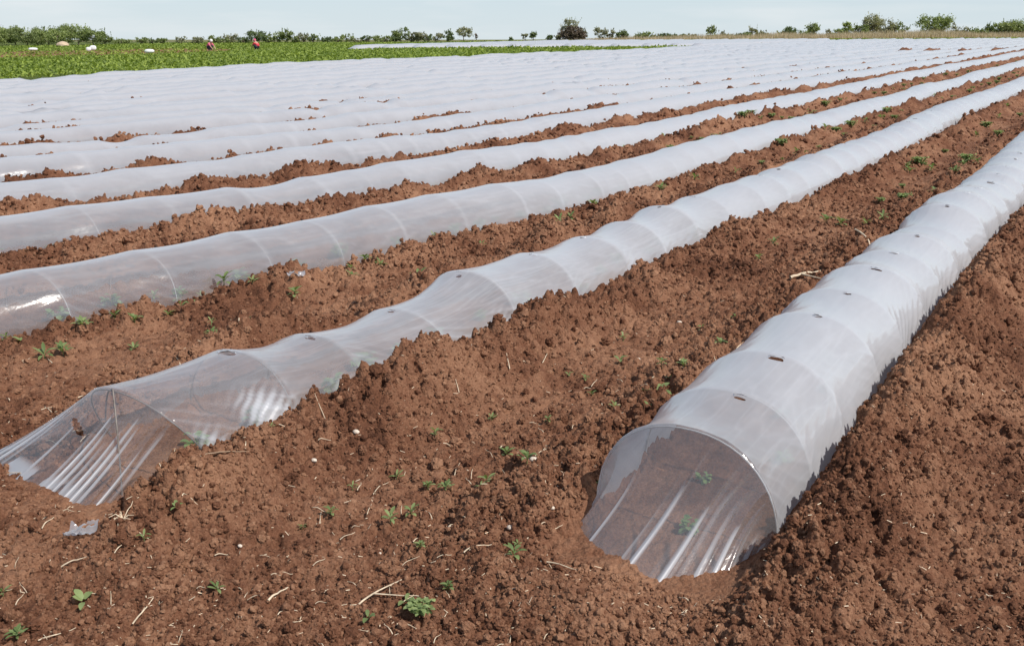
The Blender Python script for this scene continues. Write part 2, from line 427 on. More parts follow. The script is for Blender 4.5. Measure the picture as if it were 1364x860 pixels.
CRINKLE = []
for q in [(480, 121), (520, 117), (742, 115), (765, 114), (795, 100), (85, 153), (25, 150), (112, 124), (330, 126), (285, 105), (20, 124), (905, 97), (1215, 80), (1190, 82)]: CRINKLE.append(at(*q, .24))
def make_film(k, hs, y_end, start_cap, loc, rng, parent):
    Ys = [hs[0, 0]]
    xr0 = X0[k]
    while Ys[-1] < min(y_end, hs[-1, 0]):
        dist = math.hypot(xr0, Ys[-1])
        Ys.append(Ys[-1] + (np.clip(.0040 * dist, .013, .5) if k < 3 else np.clip(.006 * dist, .05, .6)))
    Ys = np.array(Ys)
    m = 320 if k == 1 else 200 if k == 0 else 52 if k == 2 else 34 if k < 6 else 22
    t = np.linspace(0, 1, m); t = t + .035 * np.sin(2 * np.pi * t) * 0
    i = np.clip(np.searchsorted(hs[:, 0], Ys, side='right') - 1, 0, len(hs) - 2)
    u = np.clip((Ys - hs[i, 0]) / (hs[i + 1, 0] - hs[i, 0]), 0, 1)
    sagv = _h(i.astype(float), np.full(len(i), k * 1.), 91)
    loose = _h(i.astype(float), np.full(len(i), k * 1.), 92) < (.0 if k < 2 else .06 if k < 6 else .13)
    sag = {0: .008 + .022 * sagv, 1: .010 + .028 * sagv}.get(k, .004 + .014 * sagv + (.03 if k < 6 else .05) * loose)
    hh = hs[i, 1] * (1 - u) + hs[i + 1, 1] * u - sag * np.sin(np.pi * u) ** .9
    ww = halfw(hh) - .7 * sag * np.sin(np.pi * u) ** .9
    Y, T = np.meshgrid(Ys, t, indexing='ij'); U = np.broadcast_to(u[:, None], Y.shape); I = np.broadcast_to(i[:, None], Y.shape).astype(float)
    px, pz = arch(T, hh[:, None], ww[:, None])
    # inward suck of the sheet between hoops, and stretch folds fanning from the hoop feet
    side = np.where(T < .5, T, 1 - T) * 2                          # 0 at the foot, 1 at the ridge
    pull = np.sin(np.pi * U)
    sg = np.where(T < .5, 0., 1.)
    amp = (.3 + .7 * _h(I, sg + 3 * k, 17)) * (.5 + .5 * (_h(I, sg, 19 + k) > .45))
    ph = _h(I, sg, 23) * 40
    coord = side * 1.0 * 46 + U * (16 + 22 * _h(I, sg, 29)) * np.where(_h(I, sg, 31) > .5, 1, -1) + ph
    fold = (.5 + .5 * np.sin(coord + 2.2 * vnoise(Y * 7, side * 6, 5 + k))) ** 3
    env = np.clip(1.1 - side * 1.5, 0, 1) * (.25 + .75 * np.abs(2 * U - 1))
    d = (.010 if k < 4 else .006) * amp * fold * env
    d += (.005 if k < 2 else .0035) * (fbm(Y * 3 + k, T * 9, 71, 3) - .5) * 2
    d += .0008 * (1 - np.abs(2 * vnoise(Y * 1.9 + 1.5 * T, T * 44 + k * 7, 61) - 1)) ** 4 * (Y < 12)
    for (gx_, gy_) in CRINKLE:
        if abs(gx_ - float(rowx(k, gy_))) < .72:
            win = np.exp(-((Y - gy_) / .55) ** 4)
            d += win * .02 * (np.abs(np.sin(Y * 13 + side * 5 + 3 * vnoise(Y * 4, side * 4, 3))) - .5) * (.3 + side) + win * -.03 * side * np.sin(np.pi * U)
    d -= (.010 if k < 2 else .005) * pull * np.sin(np.pi * np.clip(side * 1.1, 0, 1)) * _h(I, sg, 37)
    nx, nz = px / (ww[:, None]), np.maximum(pz, .02) / hh[:, None]; nn = np.hypot(nx, nz) + 1e-6
    px = px + d * nx / nn; pz = pz + d * nz / nn
    X = px + rowx(k, Ys)[:, None]
    if k == 1: Y = Y + .22 * (1 - pz / hh[:, None]) * np.exp(-(Ys[:, None] - Ys[0]) / .35)
    HZ = haze_of(k, Y) * (.8 + .4 * fbm(Y * 1.1, T * 4 + k, 13, 3)) + .34 * fold ** 1.5 * env * amp * np.clip(1.2 - .12 * np.abs(Y), .1, 1)
    dh = np.minimum(U, 1 - U) * (hs[i + 1, 0] - hs[i, 0])[:, None]; HZ = HZ * (1 + .38 * np.exp(-(dh / (.006 + .0015 * Y)) ** 2) * (Y < 14))
    cr = 1 - np.abs(2 * vnoise(Y * 1.9 + 1.5 * T, T * 44 + k * 7, 61) - 1); cr2 = 1 - np.abs(2 * vnoise(Y * 3.1 - 4 * T, T * 26, 62) - 1)
    if k < 5: HZ = HZ * (1 + .20 * cr ** 6 * vnoise(Y * 1.3, T * 3, 63) * 2 + .22 * cr2 ** 8)
    if k == 1:                                                     # white streaks painted into the veil as sun glints at some hoop feet
        for (yb, tb, wb, hb) in ((2.74, .86, .09, 5.), (3.90, .90, .07, 2.2), (3.22, .92, .06, 2.), (4.52, .93, .06, 1.6), (2.42, .93, .06, 2.5)):
            B = np.exp(-((Y - yb) / wb) ** 2 - ((T - tb - .35 * (Y - yb)) / .075) ** 2); st = (.5 + .5 * np.sin(Y * 95 + T * 120 + 2 * vnoise(Y * 20, T * 20, 8))) ** 2
            HZ = HZ + hb * B * (st * .85 + .25 * B)
    Z = pz + base(X, Y) - .015
    verts = [np.stack([X, Y, Z], -1)]; haze = [HZ]
    n_main = len(Ys)
    if start_cap:
        nu = 44 if k < 2 else 14
        us = np.linspace(1, 0, nu + 1)[:-1]
        y0 = hs[0, 0]; h0 = hs[0, 1]; w0 = halfw(h0)
        for uu in us:
            x_, z_ = arch(t, h0, w0)
            flareL, flareR = (.30, .03) if k else (.14, .12)
            e = uu ** 1.05
            zz = z_ * (1 - e) - .03 * e
            lr = np.where(t < .5, flareL * np.abs(1 - 2 * t) ** .8, flareR * np.abs(2 * t - 1) ** .8) * np.where(t < .5, -1, 1)
            xx = x_ * (1 - .10 * e * np.sin(np.pi * t)) + lr * e
            L = .30 if k else .36
            yy = y0 - L * e * (.35 + .65 * np.sin(np.pi * np.clip(t, .02, .98)) ** .6) + .03 * np.sin(t * 17 + k) * e
            pl = t * 2 * np.pi * (44 if k == 1 else 26) + 7.0 * vnoise(t * 9, np.zeros(m), 44 + k)
            tight = sum(w_ * np.exp(-((t - c_ - .02 * (1 - uu)) / s_) ** 2) for c_, s_, w_ in (((.10, .02, .6), (.38, .02, .8), (.58, .03, 1.), (.70, .03, 1.), (.80, .04, .9), (.91, .04, .9)) if k == 0 else ((.20, .05, .8), (.33, .03, 1.), (.45, .012, .6), (.56, .035, 1.), (.64, .04, 1.1), (.73, .02, .9), (.84, .03, .9), (.93, .02, .6))))
            fd = (.5 + .5 * np.sin(pl)) ** 2 * tight + .4 * (.5 + .5 * np.sin(pl * 2.7 + 1)) ** 2 * tight
            out = (.017 if k == 1 else .02) * fd * np.sin(np.pi * min(1, uu * 1.0 + .02) * .62)
            yy = yy - out
            zz = zz + .25 * out
            X_ = rowx(k, y0) + xx
            if k < 2:                                              # drawn forward and to the left, down to a line on the soil
                gx = np.interp(t, [0, .3, .5, .7, .85, 1], [-3.82, -3.90, -3.46, -3.12, -2.97, -2.86]); gy = np.interp(t, [0, .3, .5, .7, .85, 1], [2.40, 2.04, 1.94, 1.96, 2.16, 2.46])
                if k == 0: gx = np.interp(t, [0, .25, .5, .7, .85, 1], [-1.545, -1.52, -1.34, -1.12, -.93, -.86]); gy = np.interp(t, [0, .25, .5, .7, .85, 1], [3.0, 2.80, 2.66, 2.62, 2.74, 2.98])
                ax = rowx(k, y0) + x_; ay = y0 + (.22 if k else 0.) * (1 - z_ / h0)
                X_ = ax * (1 - uu) + gx * uu; yy = ay * (1 - uu) + gy * uu; zz = z_ * (1 - uu) - .07 * uu
                dip = (.05 if k else .10) * math.sin(math.pi * uu); cx_, cy_ = X_ - float(rowx(k, y0)) - .03, yy - y0 - .1; nn_ = np.hypot(cx_, cy_) + 1e-6
                o_ = .62 * out - dip * np.sin(np.pi * t) ** .5 * .5
                X_ = X_ + o_ * cx_ / nn_; yy = yy + o_ * cy_ / nn_
            verts.insert(len(verts) - 1, np.stack([X_, yy, zz + base(X_, yy) - .015 + .05 * e], -1)[None])
            rag = .9 * np.clip((uu - .74) / .10, 0, 1) * (vnoise(t * 22, np.full(m, uu * 3), 51) > .4) * np.clip(1.5 - np.abs(t - .36) * 4.5, 0, 1)
            haze.insert(len(haze) - 1, (haze_of(k, y0 - .2) * (.8 + .5 * vnoise(t * 5, np.full(m, uu * 3), 52)) + 5.5 * np.clip(fd, 0, 1) ** 3 * np.clip(uu * 1.8 - .45 + .25 * np.sin(t * 60), 0, 1) + (2.2 if k == 1 else 0) * rag)[None])  # fold crests whitened in the veil to paint their glint streaks
    V = np.concatenate(verts, 0); HZ = np.concatenate(haze, 0)
    n = V.shape[0]; Fq = grid_faces(n, m)
    # slit vents burnt into the sheet beside the hoops of the two nearest tunnels
    holes = []
    if k < 2:
        cen = V.reshape(-1, 3); hole = np.zeros(len(cen))
        for j, (hy, hz) in enumerate(hs[:26]):
            if j == 0 or (k == 1 and j in (7, 10, 13)) or rng.uniform() < .15: continue
            cy = hy - .05 + rng.uniform(-.02, .02); cx = float(rowx(k, cy)) + (rng.uniform(.0, .07) if k == 0 else rng.uniform(-.05, .03)); a_, b_ = rng.uniform(.018, .036), rng.uniform(.010, .015)
            if k == 1 and j == 1: a_, b_ = .05, .022
            e = ((cen[:, 0] - cx) / a_) ** 2 + ((cen[:, 1] - cy) / b_) ** 2 + .5 * (vnoise(cen[:, 0] * 60, cen[:, 1] * 60, j) - .5)
            hole = np.maximum(hole, np.clip(1.5 - e, 0, 1) * (cen[:, 2] > .2) * (cen[:, 1] > hs[0, 0]))
            holes.append((cx, cy, a_, b_, hz + float(base(cx, cy)) - .02))
        # tear in the end wall
        if start_cap:
            for (tx, tz, a_, b_) in ([(-.14, .265, .06, .014)] if k == 1 else []):
                e = ((cen[:, 0] - rowx(k, 2.) - tx) / a_) ** 2 + ((cen[:, 2] - tz + .3 * (cen[:, 0] - rowx(k, 2.) - tx)) / b_) ** 2
                hole = np.maximum(hole, np.clip(1.5 - e, 0, 1) * (cen[:, 1] < hs[0, 0] - .01))
    o = mk('film', V.reshape(-1, 3) - np.array(loc), Fq, M_FILM, True, parent)
    attr(o, 'haze', HZ.ravel())
    if k < 2: attr(o, 'hole', hole)
    for (cx, cy, a_, b_, z_) in holes:                             # the curled white lip of each vent
        q = np.linspace(0, np.pi * 1.2, 9) + rng.uniform(0, 3)
        rr = np.stack([cx + a_ * 1.05 * np.cos(q), cy + b_ * 1.1 * np.sin(q), np.full(9, z_ + .004)], -1)
        r2 = rr + np.stack([-.10 * a_ * np.cos(q), -.28 * b_ * np.sin(q), rng.uniform(.0, .006, 9)], -1)
        f = mk('vent_flap', np.concatenate([rr, r2]) - np.array(loc), grid_faces(2, 9), M_SCRAP, True, o)
    return o

ORD = ['first', 'second', 'third', 'fourth', 'fifth', 'sixth', 'seventh', 'eighth', 'ninth', 'tenth', 'eleventh', 'twelfth', 'thirteenth', 'fourteenth', 'fifteenth', 'sixteenth', 'seventeenth', 'eighteenth', 'nineteenth']
TL = {0: 'milky film tunnel at the right, nearest the camera, with vent slits along its ridge',
      1: 'clear plastic film tunnel whose gathered wrinkled front end stands at the lower left',
      2: 'semi transparent film tunnel with thin hoops, directly behind the one with a wrinkled end',
      3: 'greyish film tunnel, second one behind the tunnel with the wrinkled front end',
      18: 'outermost white film tunnel, its far side bordering the green crop'}
TG = 'plastic film tunnels in parallel rows across the field'
for k in range(NR):
    rng = np.random.default_rng(100 + k)
    ye = float(yend(X0[k]))
    ys_min = 2.0
    loc = (X0[k], 2.0, 0.)
    t = empty('low_tunnel', loc)
    tag(t, TL.get(k, 'white film tunnel, %s row counting back from the tunnel nearest the camera' % ORD[k]), 'film tunnel', TG)
    hs = hoops_of(k, ye, rng)
    make_film(k, hs, ye, True, loc, rng, t)
    lim = {0: 16, 1: 20, 2: 20, 3: 16, 4: 14}.get(k, 0)
    for j, (hy, hz) in enumerate(hs):
        if hy > lim: break
        tt = np.linspace(0, 1, 26); x_, z_ = arch(tt, hz - .007, halfw(hz) - .007)
        lean = .22 if k == 1 and j == 0 else rng.uniform(-.02, .02)
        P = np.stack([x_ + float(rowx(k, hy)), hy + lean * (1 - z_ / hz), z_ + base(x_ + float(rowx(k, hy)), np.full(26, hy)) - .017], -1)
        V, Fq = tube(P - np.array(loc), .0030 if k < 2 else .0024, 5); mk('hoop', V, Fq, M_HOOP if k == 1 and j < 3 else M_HOOP2, True, t)
    if k == 1:                                                     # a second wire tied to the front hoop, turned across the end
        A, FR, FL = np.array([-3.19, 2.235, .372]), np.array([-3.06, 2.13, -.03]), np.array([-3.66, 2.50, -.03])
        q = np.linspace(0, 1, 14)[:, None]
        bow = lambda P0, P1, w: P0 * (1 - q) + P1 * q + np.sin(np.pi * q) * np.array(w)
        P = np.concatenate([bow(FL, A, (-.03, .02, .06)), bow(A, FR, (.035, -.02, .06))[1:]]); P[:, 2] += base(P[:, 0], P[:, 1])
        V, Fq = tube(P - np.array(loc), .0036, 5); mk('hoop', V, Fq, M_HOOP, True, t)

# the second block of tunnels beyond the green crop
for j in range(13):
    xb = -31.0 - 1.5 * j; y0 = 75 + 1.08 * (xb + 32.4) + RNG.uniform(-1, 1); y1 = float(yend(xb))
    Ys = np.arange(y0, y1, .8); tt = np.linspace(0, 1, 14)
    hh = .36 + .05 * vnoise(Ys * .8, np.full(len(Ys), j * 1.), 7); hh[0] *= .1
    px, pz = arch(tt[None], hh[:, None], np.full((len(Ys), 1), .5)); X = px + xb; Y = np.broadcast_to(Ys[:, None], X.shape)
    loc = (xb, y0, float(base(xb, y0)))
    t = empty('low_tunnel', loc); tag(t, 'far white film tunnel lying between the green crop and the treeline', 'film tunnel', 'distant film tunnels beyond the green crop')
    o = mk('film', np.stack([X, Y, pz + base(X, Y)], -1).reshape(-1, 3) - np.array(loc), grid_faces(len(Ys), 14), M_FILM, True, t)
    attr(o, 'haze', np.full(X.size, 2.4))

# ------------------------------------------------------------------ small plants
def leaf_strip(L, W, az, el, bend, seg=5, fold=.25):
    s = np.linspace(0, 1, seg + 1); e = el - bend * s
    dr = np.cumsum(np.cos(e)) / (seg + 1) * L; dz = np.cumsum(np.sin(e)) / (seg + 1) * L
    w = W * np.sin(np.pi * np.clip(s * .93 + .05, 0, 1)) ** .7
    V = []
    for q, f in ((-1, fold), (0, 0), (1, fold)):
        V.append(np.stack([dr * math.cos(az) - q * w * math.sin(az), dr * math.sin(az) + q * w * math.cos(az), dz + f * w], -1))
    V = np.stack(V, 1).reshape(-1, 3)
    return V, grid_faces(seg + 1, 3)
def rosette(n, L, W, el0, rng, stem=0., two_tier=False):
    P = []
    for i in range(n):
        l = L * rng.uniform(.6, 1.15)
        V, F = leaf_strip(l, W * rng.uniform(.75, 1.2), i * 2.4 + rng.uniform(-.3, .3), el0 * rng.uniform(.5, 1.4), rng.uniform(.3, 1.2))
        V = V + np.array([0, 0, stem * (i / max(1, n - 1))])
        P.append((V, F))
    if stem > 0: P.append(tube(np.array([(0, 0, -.02), (0, 0, stem * .5), (.004, 0, stem)]), .0025, 4))
    return join(P)
def bushy(n, H, R, rng, leaf=.05):
    P = []
    for b in range(n):
        a = rng.uniform(0, 6.28); r = R * rng.uniform(.2, .9); top = np.array([r * math.cos(a), r * math.sin(a), H * rng.uniform(.5, 1)])
        P.append(tube(np.array([(0, 0, -.02), top * np.array([.5, .5, .6]), top]), .003, 4))
        for i in range(6):
            f = rng.uniform(.45, 1.05); V, F = leaf_strip(leaf * rng.uniform(.7, 1.3), leaf * .33, a + rng.uniform(-2, 2), rng.uniform(-.1, .9), .8, 4)
            P.append((V + top * np.array([f * .9, f * .9, f]), F))
    return join(P)
rg = np.random.default_rng(5)
WEED_SPEC = [rosette(7, .055, .009, .75, rg, .01), rosette(9, .052, .0085, .7, rg, .022), rosette(4, .065, .012, .95, rg), rosette(12, .058, .009, .8, rg, .03), bushy(14, .06, .075, rg, .034), rosette(6, .045, .007, 1.1, rg, .025)]
WPROTO = []
def place_weed(kind, x, y, s, label, group, rz=None):
    z = float(ground_z(x, y)[0])
    rz = RNG.uniform(0, 6.28) if rz is None else rz
    p = next((q for q in WPROTO if q['_k'] == kind), None) if WPROTO else None
    p = PROTO.get(kind)
    if p is None:
        o = mk('weed', *WEED_SPEC[kind], M_WEED, True); PROTO[kind] = o
        o.location = (x, y, z + .012); o.rotation_euler = (0, 0, rz); o.scale = (s, s, s)
    else: o = copy_thing(p, (x, y, z + .012), rz, s)
    tag(o, label, 'weed', group); return o
PROTO = {}
# (px, py, size in photo px, kind, label) read from the photograph
W_NAMED = [
 (562, 812, 29, 4, 'largest green weed clump at the bottom centre, right of the forked pale stalk'),
 (112, 802, 34, 2, 'bright green weed with one long upright leaf, below the crumpled film scrap'),
 (685, 760, 34, 1, 'dark green pointed leaved weed beside straw stalks at the lower right of the path'),
 (490, 822, 26, 2, 'two leaved green weed left of the largest weed clump'),
 (597, 787, 24, 3, 'small dark weed just above right of the largest weed clump'),
 (702, 636, 28, 3, 'dark green rosette weed just below the small white stone'),
 (548, 690, 26, 1, 'pair of low thin weeds in the middle of the bare path'),
 (22, 846, 26, 3, 'fuzzy green weed at the lower left corner of the picture'),
 (195, 746, 22, 5, 'faint green weed right of the dried root tuft'),
 (290, 790, 24, 0, 'flat green weed lying on the soil in the lower left foreground'),
 (757, 504, 14, 2, 'single bright upright leaf below the brown soil bank'),
 (528, 633, 24, 0, 'grey green rosette weed halfway along the bare path'),
 (113, 452, 26, 3, 'tall tufted weed beside the clear tunnel, left of the pale leaf pair'),
]
for (px, py, s, kd, lab) in W_NAMED:
    x, y = at(px, py, .01); d = math.hypot(x, y); size = s / F_PX * math.hypot(d, CAM_H)
    place_weed(kd, x, y, size / .105, lab, None)
WA = [(60,478,20),(154,430,15),(180,432,15),(242,415,18),(263,412,15),(268,395,12),(300,397,20),(338,395,13),(340,428,13),(283,450,14),(282,436,12),(236,398,12),(225,420,13),(205,395,12),(178,462,13),(393,400,18),(85,475,18),(10,465,13),(30,465,13),(468,368,12),(558,385,18),(508,358,14),(470,374,15),(487,358,13),(578,336,13),(606,331,12),(640,335,12),(715,322,14),(745,302,14),(760,297,12),(790,283,14),(1133,177,16),(1152,173,16),(1098,186,15),(1040,206,14),(1060,221,14),(925,246,12),(880,262,12),(980,236,13),(1290,118,12),(1275,122,12),(1262,128,13),(1310,110,12),(1180,160,14),(1172,166,13),(1245,135,13)]
WB = [(648,645,20),(675,605,18),(594,652,16),(690,738,14),(540,795,18),(3,785,16),(441,686,15),(365,632,9),(520,693,18),(570,646,13),(580,590,17),(876,541,24),(893,527,18),(880,512,13),(820,545,13),(865,557,15),(910,508,13),(830,458,13),(825,485,15),(788,521,11),(780,505,10),(1211,233,18),(1225,223,16),(1240,229,16),(1207,229,13),(1288,222,24),(1282,229,18),(1270,241,20),(1312,172,20),(1300,180,16),(1245,265,13),(1250,276,13),(1300,227,16),(1175,301,13),(1120,301,17),(1155,301,18),(1205,319,13),(1100,298,13),(1330,160,16),(1340,150,14),(655,560,11),(730,560,10),(640,670,12),(800,655,14),(560,735,13),(470,655,12),(240,720,12),(402,700,10),(1030,330,12),(980,430,12),(1010,345,12),(960,470,14),(935,440,12)]
WC = [(830,204,15),(875,189,18),(885,191,15),(965,166,20),(990,171,16),(1013,166,22),(1030,152,18),(1100,146,16),(940,169,16),(905,181,14),(1060,146,14),(1130,130,14),(1150,126,14),(1200,112,14),(1215,110,14),(1245,102,12),(1270,96,12),(1300,90,12),(1020,158,18),(1000,166,18),(1180,120,13),(700,228,12),(740,222,12),(640,240,12),(560,258,12),(180,318,13),(300,300,12),(255,310,12),(350,286,12),(470,271,12)]
for lst, lab, grp in ((WA, 'low green weed on the bare soil behind the clear tunnel with the wrinkled end', 'weeds behind the clear tunnel'),
                      (WB, 'small green weed on the wide bare path between the two nearest tunnels', 'weeds on the wide bare path'),
                      (WC, 'green weed growing on the soil two or three rows behind the clear tunnel', 'weeds in the gaps further back')):
    for i, (px, py, s) in enumerate(lst):
        x, y = at(px, py, .02); d = math.hypot(x, y); size = s / F_PX * math.hypot(d, CAM_H)
        place_weed([0, 1, 3, 5, 2, 0, 1][i % 7] if d < 12 else [3, 4, 1][i % 3], x, y, min(1.5, size / .070), lab, grp)
# more weeds where the gaps run off to the right
for (k0, k1, n, lab, grp) in ((1, 2, 60, 'low green weed on the bare soil behind the clear tunnel with the wrinkled end', 'weeds behind the clear tunnel'),
                              (2, 3, 55, 'green weed growing on the soil two or three rows behind the clear tunnel', 'weeds in the gaps further back'),
                              (0, 1, 18, 'small green weed on the wide bare path between the two nearest tunnels', 'weeds on the wide bare path')):
    for i in range(n):
        y = RNG.uniform(11, 55) if k0 else RNG.uniform(9, 30); f = RNG.uniform(.36, .66)
        x = float(rowx(k0, y)) * (1 - f) + float(rowx(k1, y)) * f
        place_weed([4, 3, 4][i % 3], x, y, RNG.uniform(.6, 1.25), lab, grp)

# seedlings under the films: thing > foliage only, a few shared shapes
SEED_SPEC = [bushy(8, .13, .10, rg, .075), bushy(6, .10, .08, rg, .07), bushy(10, .15, .12, rg, .08)]
SP = {}
SL = {0: 'leafy seedling glimpsed inside the nearest milky tunnel', 1: 'leafy green seedling growing inside the clear tunnel with the wrinkled end',
      2: 'blurred green seedling inside the first tunnel behind the clear one', 3: 'pale blurred seedling inside the second tunnel behind the clear one',
      4: 'faint seedling inside the third tunnel behind the clear one', 5: 'faint seedling inside the fourth tunnel behind the clear one'}
for k, y1, st in ((0, 5.5, .45), (1, 12, .42), (2, 13, .45), (3, 14, .6), (4, 14, .7), (5, 15, .8)):
    y = 2.55 if k else 3.0
    while y < y1:
        kd = RNG.integers(0, 3); x = float(rowx(k, y)) + RNG.uniform(-.08, .16); z = float(ground_z(x, y)[0]); s = RNG.uniform(.4, .75) * (.6 if k == 0 else 1)
        if kd not in SP:
            o = mk('seedling', *SEED_SPEC[kd], M_SEEDLING, True); SP[kd] = o; o.location = (x, y, z - .005); o.scale = (s, s, s)
        else: o = copy_thing(SP[kd], (x, y, z - .005), RNG.uniform(0, 6.28), s)
        tag(o, SL[k], 'seedling', 'seedlings growing under the film tunnels')
        y += st * RNG.uniform(.7, 1.3)

# ------------------------------------------------------------------ straw, twigs, stones, scraps
def stalk(p1, p2, r, bend, mat, name, rng, fork=None):
    (x1, y1), (x2, y2) = at(*p1, .02), at(*p2, .02); n = 9
    s = np.linspace(0, 1, n); L = math.hypot(x2 - x1, y2 - y1)
    bend = bend * .7; r = r * .68; nx, ny = -(y2 - y1) / (L + 1e-6), (x2 - x1) / (L + 1e-6); b = bend * L * np.sin(np.pi * s)
    X = x1 + (x2 - x1) * s + nx * b; Y = y1 + (y2 - y1) * s + ny * b
    zl, zh = ground_z(X, Y), None
    a = np.polyfit(s, zl, 1); Z = np.polyval(a, s) * .85 + zl * .15 + .006 + r * 1.6 + .004 * np.sin(s * 5)
    c = np.array([X.mean(), Y.mean(), Z.mean()])
    parts = [tube(np.stack([X, Y, Z], -1) - c, r * (1.1 - .55 * s), 5)]
    if fork is not None:
        (x3, y3) = at(*fork, .02); q = np.linspace(0, 1, 6); i = n // 3
        XX = X[i] + (x3 - X[i]) * q; YY = Y[i] + (y3 - Y[i]) * q; ZZ = np.maximum(Z[i], ground_z(XX, YY) + r)
        parts.append(tube(np.stack([XX, YY, ZZ], -1) - c, r * (.8 - .4 * q), 5))
    V, F = join(parts)
    return mk(name, V, F, mat, True, None, tuple(c))
rs = np.random.default_rng(31)
NAMED = [
 ((357, 799), (383, 775), 4.5, .03, 'S', 'thick pale straw stub standing out left of the forked stalk at the bottom', None),
 ((476, 796), (535, 768), 4, .06, 'S', 'long pale forked stalk at the bottom centre beside the largest weed', (568, 789)),
 ((276, 668), (336, 654), 3.6, .08, 'T', 'long brown curved twig below the soil bank of the clear tunnel', None),
 ((176, 826), (205, 803), 3, -.08, 'S', 'bent pale straw pair at the lower left, below the dried root tuft', (193, 810)),
 ((82, 757), (117, 753), 3, .05, 'S', 'thin pale straw directly below the crumpled film scrap', None),
 ((720, 752), (770, 764), 3, .05, 'S', 'long thin straw at the right edge of the path near the dark pointed weed', None),
 ((1052, 378), (1092, 372), 6, .05, 'S', 'thick bleached twig with side shoots lying on the path at the right', (1095, 383)),
 ((1137, 328), (1157, 350), 3.6, .12, 'S', 'curved pale stalk on the right of the path, above the bleached twig', None),
 ((664, 474), (669, 446), 6, .04, 'S', 'upright shredded straw tuft leaning on the soil bank of the clear tunnel', (672, 466)),
 ((634, 500), (652, 486), 3.4, .1, 'T', 'forked grey twig just below the shredded straw tuft', (640, 490)),
 ((728, 450), (735, 425), 2.6, .3, 'S', 'fine curved grey stem hanging on the soil bank', None),
 ((380, 832), (402, 822), 4, .05, 'S', 'short broad straw stub near the bottom edge, left of the thick stub', None),
 ((618, 752), (655, 740), 3, .1, 'S', 'thin pale stalk left of the dark pointed weed', None),
 ((50, 845), (100, 828), 2.6, -.1, 'S', 'fine straw near the lower left corner below the bright weed', None),
]
for p1, p2, w, bend, mt, lab, fork in NAMED:
    x, y = at(*p1); r = w / F_PX * math.hypot(math.hypot(x, y), CAM_H) / 2
    o = stalk(p1, p2, r, bend, M_STRAW if mt == 'S' else M_TWIG, 'straw' if mt == 'S' else 'twig', rs, fork)
    tag(o, lab, 'straw' if mt == 'S' else 'twig')
for i in range(170):
    px, py = rs.uniform(0, 1000), rs.uniform(480, 856)
    x, y = at(px, py)
    if row_mask(np.array([x]), np.array([y]))[0] or x > -.3: continue
    l = rs.uniform(8, 26); an = rs.uniform(0, math.pi) * .8 - .2
    p2 = (px + l * math.cos(an), py - l * math.sin(an) * .6)
    o = stalk((px, py), p2, rs.uniform(1.1, 2.3) / F_PX * math.hypot(math.hypot(x, y), CAM_H) / 2, rs.uniform(-.08, .08), M_STRAW, 'straw', rs)
    tag(o, 'short pale straw scattered on the foreground soil', 'straw', 'straw bits scattered in the foreground')
# chaff too small to count
n = 5000
a = np.radians(rs.uniform(-40, 40, n)) + math.pi / 2 + AZ; d = 1 / (1 / 1.9 + rs.uniform(0, 1, n) * (1 / 16 - 1 / 1.9))
x, y = d * np.cos(a), d * np.sin(a); ok = ~row_mask(x, y); x, y = x[ok], y[ok]; n = len(x)
z = ground_z(x, y) + .006; an = rs.uniform(0, 6.28, n); l = rs.uniform(.003, .014, n) * rs.uniform(.5, 1, n); w = rs.uniform(.0004, .0014, n)
dx, dy = np.cos(an) * l, np.sin(an) * l; ex, ey = -np.sin(an) * w, np.cos(an) * w; tz = rs.normal(0, .25, n) * l
V = np.stack([np.stack([x - dx - ex, y - dy - ey, z - tz], -1), np.stack([x + dx - ex, y + dy - ey, z + tz], -1), np.stack([x + dx + ex, y + dy + ey, z + tz + .001], -1), np.stack([x - dx + ex, y - dy + ey, z - tz + .001], -1)], 1).reshape(-1, 3)
o = mk('straw_chaff', V, np.arange(n * 4).reshape(-1, 4), M_STRAW); tag(o, 'tiny pale chaff and straw flecks strewn over the soil', 'chaff', kind='stuff')

def stone(px, py, s, lab, grp=None):
    x, y = at(px, py, .02); r = s / F_PX * math.hypot(math.hypot(x, y), CAM_H) / 2
    V, F = ico(2); V = V * (1 + rs.normal(0, .05, (len(V), 1))) * np.array([1.2, .9, .7]) * r
    tag(mk('stone', V, F, M_STONE, True, None, (x, y, float(ground_z(x, y)[0]) + r * .3)), lab, 'stone', grp)
stone(711, 620, 11, 'small white stone on the path just above the dark rosette weed')
stone(476, 604, 9, 'small pale stone on the soil bank beside the clear tunnel, left of centre')
stone(680, 716, 9, 'small pale stone lying on the path left of the tunnel tip')
stone(262, 578, 8, 'tiny orange pale stone at the foot of the clear tunnel')
for (px, py) in [(340, 580), (575, 470), (420, 640), (230, 640), (850, 480), (735, 690), (905, 430), (1010, 400), (320, 730), (600, 700), (505, 730), (150, 690)]:
    stone(px, py, rs.uniform(4, 7), 'tiny pale pebble on the reddish soil', 'pebbles on the soil')

